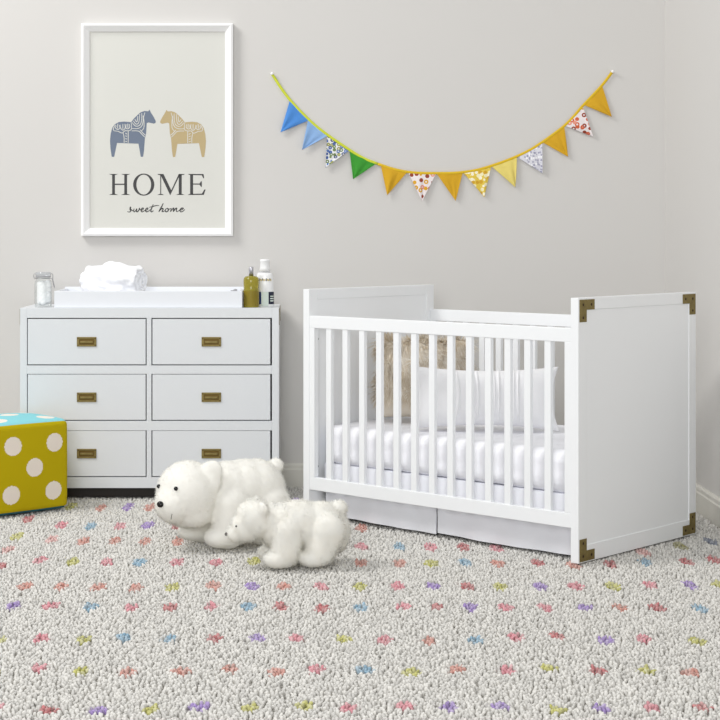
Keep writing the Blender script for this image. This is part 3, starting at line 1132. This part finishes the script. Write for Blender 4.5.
balls = [(cp(300, 527), (0.115, 0.078, 0.080), None), (cp(322, 530), (0.088, 0.080, 0.085), None), (cp(282, 529), (0.075, 0.076, 0.080), None),
         (cp(272, 523), (0.055, 0.058, 0.062), None), (cp(255, 520), (0.064, 0.066, 0.066), None), (cp(246, 528), (0.050, 0.048, 0.050), None),
         (cp(236, 535), (0.030, 0.029, 0.027), None), (cp(340, 512), (0.030, 0.028, 0.026), None), (cp(333, 535), (0.062, 0.074, 0.08), None)]
for sy in (1, -1):
    balls += limb(cp(286, 532, sy * 0.042), 0.058, cp(283, 553, sy * 0.050), 0.050)
    balls += [(cp(277, 558, sy * 0.052), (0.055, 0.046, 0.033), None)]
    balls += limb(cp(326, 532, sy * 0.044), 0.066, cp(318, 552, sy * 0.052), 0.052)
    balls += [(cp(312, 558, sy * 0.053), (0.055, 0.047, 0.033), None)]
    balls += [(cp(260, 509, sy * 0.052), (0.014, 0.024, 0.028), (sy * -0.4, 0.1, sy * 0.6))]
skin = soft_mesh(balls, 0.005, 4)
HC2 = Vector(cp(250, 525))
e2 = [hit(skin, HC2, (0.05, sy * 0.036, -0.002)) for sy in (1, -1)]
n2 = hit(skin, Vector(cp(240, 533)), (1.0, 0.0, -0.15))
bald = [(n2[0], 0.005)]
furry('body', skin, M['plush'], cub, 42000, 0.0135, 0.0013, (-0.3, 0, -0.3), 0.5, 0.06, WHITES, keep=keep_bear, clump=0.3, lift=0.42)
for e in e2:
    b = MB()
    b.ball(tuple(e[0] + e[1] * 0.0075), 0.0034, M['black'], 2)
    b.build('eye', cub)
b = MB()
b.ball(tuple(n2[0] + n2[1] * 0.004), (0.005, 0.0075, 0.006), M['thread'], 3)
b.build('nose', cub)

# ------------------------------------------------------------------ framed print
FY = WALL_Y - 0.002
SW = FY / F


def wx(px):
    return (px - CX) * SW


def wz(py):
    return CAMH - (py - HZ) * SW


pic = thing('framed_print', 'white framed HOME print with blue and tan horses above the dresser', 'picture', (wx(157.5), FY, wz(130)))
ox, oz = wx(157.5), wz(130)
fx0, fx1, fz0, fz1 = wx(82) - ox, wx(233.2) - ox, wz(236) - oz, wz(24) - oz
prof = [(0.0, 0.0), (0.0, -0.030), (0.0095, -0.034), (0.012, -0.033), (0.034, -0.013), (0.036, -0.007), (0.036, 0.0)]
b = MB()
b.slot(M['frame'])
corners = [(fx0, fz0, 1, 1), (fx1, fz0, -1, 1), (fx1, fz1, -1, -1), (fx0, fz1, 1, -1)]
rings = [[b.bm.verts.new((cx + sx * d, y, cz + sz * d)) for d, y in prof] for cx, cz, sx, sz in corners]
for k in range(4):
    r0, r1 = rings[k], rings[(k + 1) % 4]
    for j in range(len(prof) - 1):
        b.bm.faces.new((r0[j], r1[j], r1[j + 1], r0[j + 1]))
b.build('frame', pic)
b = MB()
b.box((fx0 + 0.03, -0.006, fz0 + 0.03), (fx1 - 0.03, -0.001, fz1 - 0.03), M['paper'], 0)
b.build('paper', pic)


def at_px(px, py, y=-0.0064):
    return (wx(px) - ox, y, wz(py) - oz)


def place_zoom(x0, y0, k, y=-0.0064):
    return lambda a, c: at_px(x0 + a / k, y0 + c / k, y)


# the word HOME: serif capitals, drawn on a 720 x 206 sheet
pz = place_zoom(100, 168, 720 / 112.0)
b = MB()
ink = M['ink']


def rect(x0, y0, x1, y1):
    b.poly([[(x0, y0), (x1, y0), (x1, y1), (x0, y1)]], ink, pz)


def serif(xc, y, w, up):
    h = 6 if up else -6
    b.poly([[(xc - w, y), (xc + w, y), (xc + w * .45, y + h), (xc - w * .45, y + h)]], ink, pz)


for xc in (88, 166):
    rect(xc - 9, 41, xc + 9, 171)
    serif(xc, 39, 30, True)
    serif(xc, 173, 30, False)
rect(96, 101, 158, 109)
outer = [(282 + 68 * math.cos(2 * PI * k / 48), 107 + 71 * math.sin(2 * PI * k / 48)) for k in range(48)]
inner = [(282 + 47 * math.cos(-2 * PI * k / 48), 107 + 64 * math.sin(-2 * PI * k / 48)) for k in range(48)]
b.poly([outer, inner], ink, pz)
rect(388, 41, 394, 171)
serif(391, 173, 21, False)
rect(507, 41, 526, 171)
serif(516, 173, 28, False)
b.poly([[(370, 39), (409, 39), (459, 143), (507, 39), (545, 39), (541, 44), (513, 47), (452, 176), (391, 47), (374, 44)]], ink, pz)
rect(580, 41, 599, 171)
serif(586, 39, 22, True)
serif(586, 173, 22, False)
b.poly([[(595, 39), (666, 39), (670, 66), (664, 66), (655, 47), (595, 46)]], ink, pz)
rect(598, 100, 640, 107)
b.poly([[(640, 100), (650, 86), (655, 86), (655, 121), (650, 121), (640, 107)]], ink, pz)
b.poly([[(595, 166), (655, 165), (672, 138), (679, 138), (668, 173), (595, 173)]], ink, pz)
b.build('lettering', pic)

# handwritten "sweet home", drawn on a 720 x 165 sheet
ps = place_zoom(120, 200, 720 / 70.0)
b = MB()


def stroke(pts, w, m, place, taper=0.55, n=7):
    c = catmull([(p[0], p[1], 0) for p in pts], n)
    i = b.slot(m)
    rows = []
    for k, p in enumerate(c):
        t = (c[min(k + 1, len(c) - 1)] - c[max(k - 1, 0)]).normalized()
        s_ = Vector((-t.y, t.x, 0))
        e = k / (len(c) - 1)
        ww = w * (taper + (1 - taper) * math.sin(PI * e)) / 2
        rows.append((b.bm.verts.new(place(*(p + s_ * ww)[:2])), b.bm.verts.new(place(*(p - s_ * ww)[:2]))))
    for r0, r1 in zip(rows, rows[1:]):
        f = b.bm.faces.new((r0[0], r0[1], r1[1], r1[0]))
        f.material_index = i


SK = M['ink']
stroke([(78, 118), (96, 124), (112, 114), (104, 94), (112, 72), (106, 84), (122, 104), (140, 112), (146, 92)], 11.5, SK, ps)
stroke([(146, 88), (142, 112), (150, 122), (168, 104), (174, 90), (170, 112), (180, 122), (198, 100), (202, 84), (206, 98), (222, 104)], 11.5, SK, ps)
stroke([(216, 110), (238, 98), (242, 84), (226, 88), (218, 108), (228, 122), (250, 112), (262, 104)], 11.5, SK, ps)
stroke([(262, 110), (284, 98), (288, 84), (272, 88), (264, 108), (274, 122), (298, 112), (312, 98)], 11.5, SK, ps)
stroke([(344, 44), (330, 78), (318, 108), (326, 122), (346, 108)], 12.5, SK, ps)
stroke([(300, 76), (336, 68), (370, 58), (404, 56)], 9.5, SK, ps)
stroke([(446, 34), (432, 64), (412, 100), (400, 124)], 12.5, SK, ps)
stroke([(402, 120), (420, 98), (440, 86), (444, 98), (434, 116), (446, 120), (462, 108)], 11.5, SK, ps)
stroke([(490, 84), (470, 96), (468, 116), (484, 120), (500, 102), (490, 86), (504, 94), (526, 88)], 11.5, SK, ps)
stroke([(530, 84), (520, 120), (538, 96), (554, 84), (550, 118), (566, 96), (584, 84), (580, 112), (590, 120), (612, 106)], 11.5, SK, ps)
stroke([(610, 108), (640, 98), (652, 86), (634, 84), (618, 104), (626, 122), (650, 114), (668, 96)], 11.5, SK, ps)
b.build('handwriting', pic)

# the two painted folk horses (outline on a 720-px sheet), with pale pattern lines
horse = [(90, 640), (122, 640), (160, 458), (440, 468), (470, 640), (500, 640), (512, 560), (524, 400), (540, 330), (548, 200), (570, 190), (640, 206), (664, 196),
         (666, 172), (640, 120), (600, 56), (585, 22), (566, 44), (520, 40), (470, 56), (420, 100), (380, 140), (345, 186), (250, 178), (180, 186), (130, 214),
         (96, 262), (76, 340), (68, 430), (74, 530)]
lines = [[(120, 300), (170, 306), (200, 320), (230, 328), (262, 300), (300, 300), (336, 290), (350, 262), (345, 190)],
         [(120, 300), (112, 270), (140, 220)], [(150, 230), (140, 262), (170, 282), (196, 262), (190, 226)], [(200, 220), (206, 262), (236, 292), (266, 262), (262, 210)],
         [(280, 216), (276, 262), (300, 274), (326, 250), (318, 212)], [(236, 210), (236, 280)], [(170, 206), (166, 270)], [(300, 206), (302, 262)],
         [(240, 326), (252, 392), (252, 458)], [(306, 300), (306, 460)], [(268, 330), (292, 344)], [(268, 366), (292, 372)], [(268, 402), (292, 408)], [(268, 436), (292, 442)],
         [(352, 300), (440, 304), (480, 340), (524, 384)], [(352, 270), (430, 270), (480, 240), (500, 180), (500, 100)], [(460, 284), (500, 330), (530, 356)],
         [(480, 300), (510, 260), (512, 180), (508, 120), (524, 60)], [(356, 190), (400, 236), (450, 230), (478, 180), (484, 70)],
         [(372, 170), (410, 212), (444, 190), (456, 80)], [(392, 146), (420, 182), (430, 110)]]
for sgn, inkm in ((1, 'inkblue'), (-1, 'inktan')):
    k = 720 / 55.0

    def plh(a, c, y=-0.0064, sgn=sgn):
        return at_px(105 + a / k if sgn > 0 else 211.2 - a / k, 108 + c / k + (0.2 if sgn < 0 else 0), y)
    b = MB()
    b.poly([horse], M[inkm], plh)
    for ln in lines:
        stroke(ln, 9.5, M['paper'], lambda a, c: plh(a, c, -0.0068), 0.8)
    b.build('horse_motif', pic)

# ------------------------------------------------------------------ bunting
bunt = thing('hanging_bunting', 'fabric bunting of coloured pennants strung along the back wall', 'bunting', (wx(440), WALL_Y, wz(110)))
bx0, bz0 = wx(440), wz(110)


def wp3(px, py, off):
    return Vector((wx(px) - bx0, -off, wz(py) - bz0))


tape = [(272, 74), (281, 88), (290, 100), (300, 111), (313.5, 124), (327.5, 135), (350, 150.3), (364, 158.5), (378, 164), (393, 169), (407.5, 172), (422, 173.2), (436, 173.3), (450, 173.2), (462.5, 172.3),
        (477, 170), (491, 166), (504, 161.5), (516.5, 156.5), (530, 150), (542, 142.3), (553, 134.5), (564, 126), (574, 116), (582, 106.5), (593, 95), (603, 84), (612, 72)]
c3 = catmull([wp3(p[0], p[1], 0.009) for p in tape], 4)
cut = (9 - 1) * 4
b = MB()
b.tube(c3[:cut + 1], 0.003, M['tape_lime'], 8, flat=(0.0060, 0.0024))
b.build('tape', bunt)
b = MB()
b.tube(c3[cut:], 0.003, M['tape_gold'], 8, flat=(0.0060, 0.0024))
b.build('tape', bunt)
for p in (tape[0], tape[-1]):
    b = MB()
    v = wp3(p[0], p[1], 0.0015)
    b.tube([v, v + Vector((0, -0.006, 0)), v + Vector((0, -0.016, 0.001))], 0.0035, M['frame'], 10)
    b.ball(v + Vector((0, -0.017, 0.001)), 0.007, M['frame'], 2)
    b.build('wall_pin', bunt)
flags = [((290, 100), (309.5, 120), (280.5, 132.5), 'f_blue'), ((308, 120), (327.5, 136), (302, 150), 'f_light'), ((327, 136.5), (348.5, 151), (325.5, 167.7), 'f_flower_blue'),
         ((349.5, 151), (377, 163), (353, 179.3), 'f_green'), ((380.5, 164.5), (407, 172.3), (387, 195.3), 'f_gold'), ((408, 172.5), (436, 173.6), (421.8, 201.2), 'f_flower_orange'),
         ((436.4, 173.6), (462.5, 172.8), (455.4, 201), 'f_gold'), ((463, 172.6), (491, 166.6), (484, 197.2), 'f_flower_yellow'), ((491.5, 166.5), (516.8, 157), (515, 187.6), 'f_pale'),
         ((516.8, 157), (542, 142.8), (542, 173.4), 'f_flower_grey'), ((542.6, 142.6), (564, 126.2), (567.8, 157), 'f_gold'), ((564.6, 125.8), (582.5, 106.5), (592.6, 136.8), 'f_flower_orange'),
         ((583.5, 105), (602, 86), (611.3, 117.2), 'f_gold')]
for k, (a, c, t, m) in enumerate(flags):
    b = MB()
    A, C_, T_ = wp3(*a, 0.006), wp3(*c, 0.006), wp3(*t, 0.010)

    def fl(u, v, A=A, C_=C_, T_=T_, k=k, s=0.0):
        p = A.lerp(C_, u).lerp(T_, v)
        wav = 0.007 * math.sin(PI * u + 0.6) * v * (1 - v) * 3 + 0.006 * v * math.sin(k * 1.7 + u * 2) + 0.003 * math.sin(u * 9 + k) * (1 - v) * v * 4
        p.y -= 0.002 + abs(wav) + s
        return p
    b.grid(lambda u, v: fl(u, v), 16, 20, M[m])
    b.grid(lambda u, v: fl(u, v, s=0.0012), 16, 20, M[m])
    bmesh.ops.remove_doubles(b.bm, verts=b.bm.verts[:], dist=0.00005)
    b.build('pennant', bunt)

# ------------------------------------------------------------------ light, sky, camera
w = bpy.data.worlds.new('World')
SC.world = w
w.use_nodes = True
bg = w.node_tree.nodes['Background']
bg.inputs['Color'].default_value = (0.97, 0.985, 1.0, 1)
bg.inputs['Strength'].default_value = 0.54


def area(name, loc, target, size, power, color=(1, 1, 1)):
    l = bpy.data.lights.new(name, 'AREA')
    l.shape = 'RECTANGLE'
    l.size, l.size_y = size
    l.energy = power
    l.color = color
    o = bpy.data.objects.new(name, l)
    COL.objects.link(o)
    o.location = loc
    o.rotation_euler = (Vector(target) - Vector(loc)).to_track_quat('-Z', 'Y').to_euler()
    return o


area('front_softbox', (-0.8, -1.6, 2.4), (0.2, 6.5, 0.7), (2.6, 2.0), 190, (1.0, 1.0, 1.0))  # unseen lamp added behind the camera as frontal fill
area('window_light', (-3.6, 5.0, 4.9), (0.2, 6.3, 0.4), (2.0, 2.0), 185, (1.0, 0.985, 0.96))

cam = bpy.data.cameras.new('Camera')
cam.sensor_width = 36.0
cam.lens = F * 36.0 / 720.0
cam.shift_x = (360 - CX) / 720.0
cam.shift_y = -(360 - HZ) / 720.0
cam.clip_start = 0.05
cam.clip_end = 100
co_ = bpy.data.objects.new('Camera', cam)
COL.objects.link(co_)
co_.location = (0, 0, CAMH)
co_.rotation_euler = (PI / 2, 0, 0)
SC.camera = co_

vs = SC.view_settings
vs.view_transform = 'Standard'
vs.look = 'None'
vs.exposure = 0.06
vs.gamma = 1.0
vs.use_curve_mapping = False
SC.cycles.max_bounces = 16
SC.cycles.diffuse_bounces = 10
SC.cycles.transmission_bounces = 12
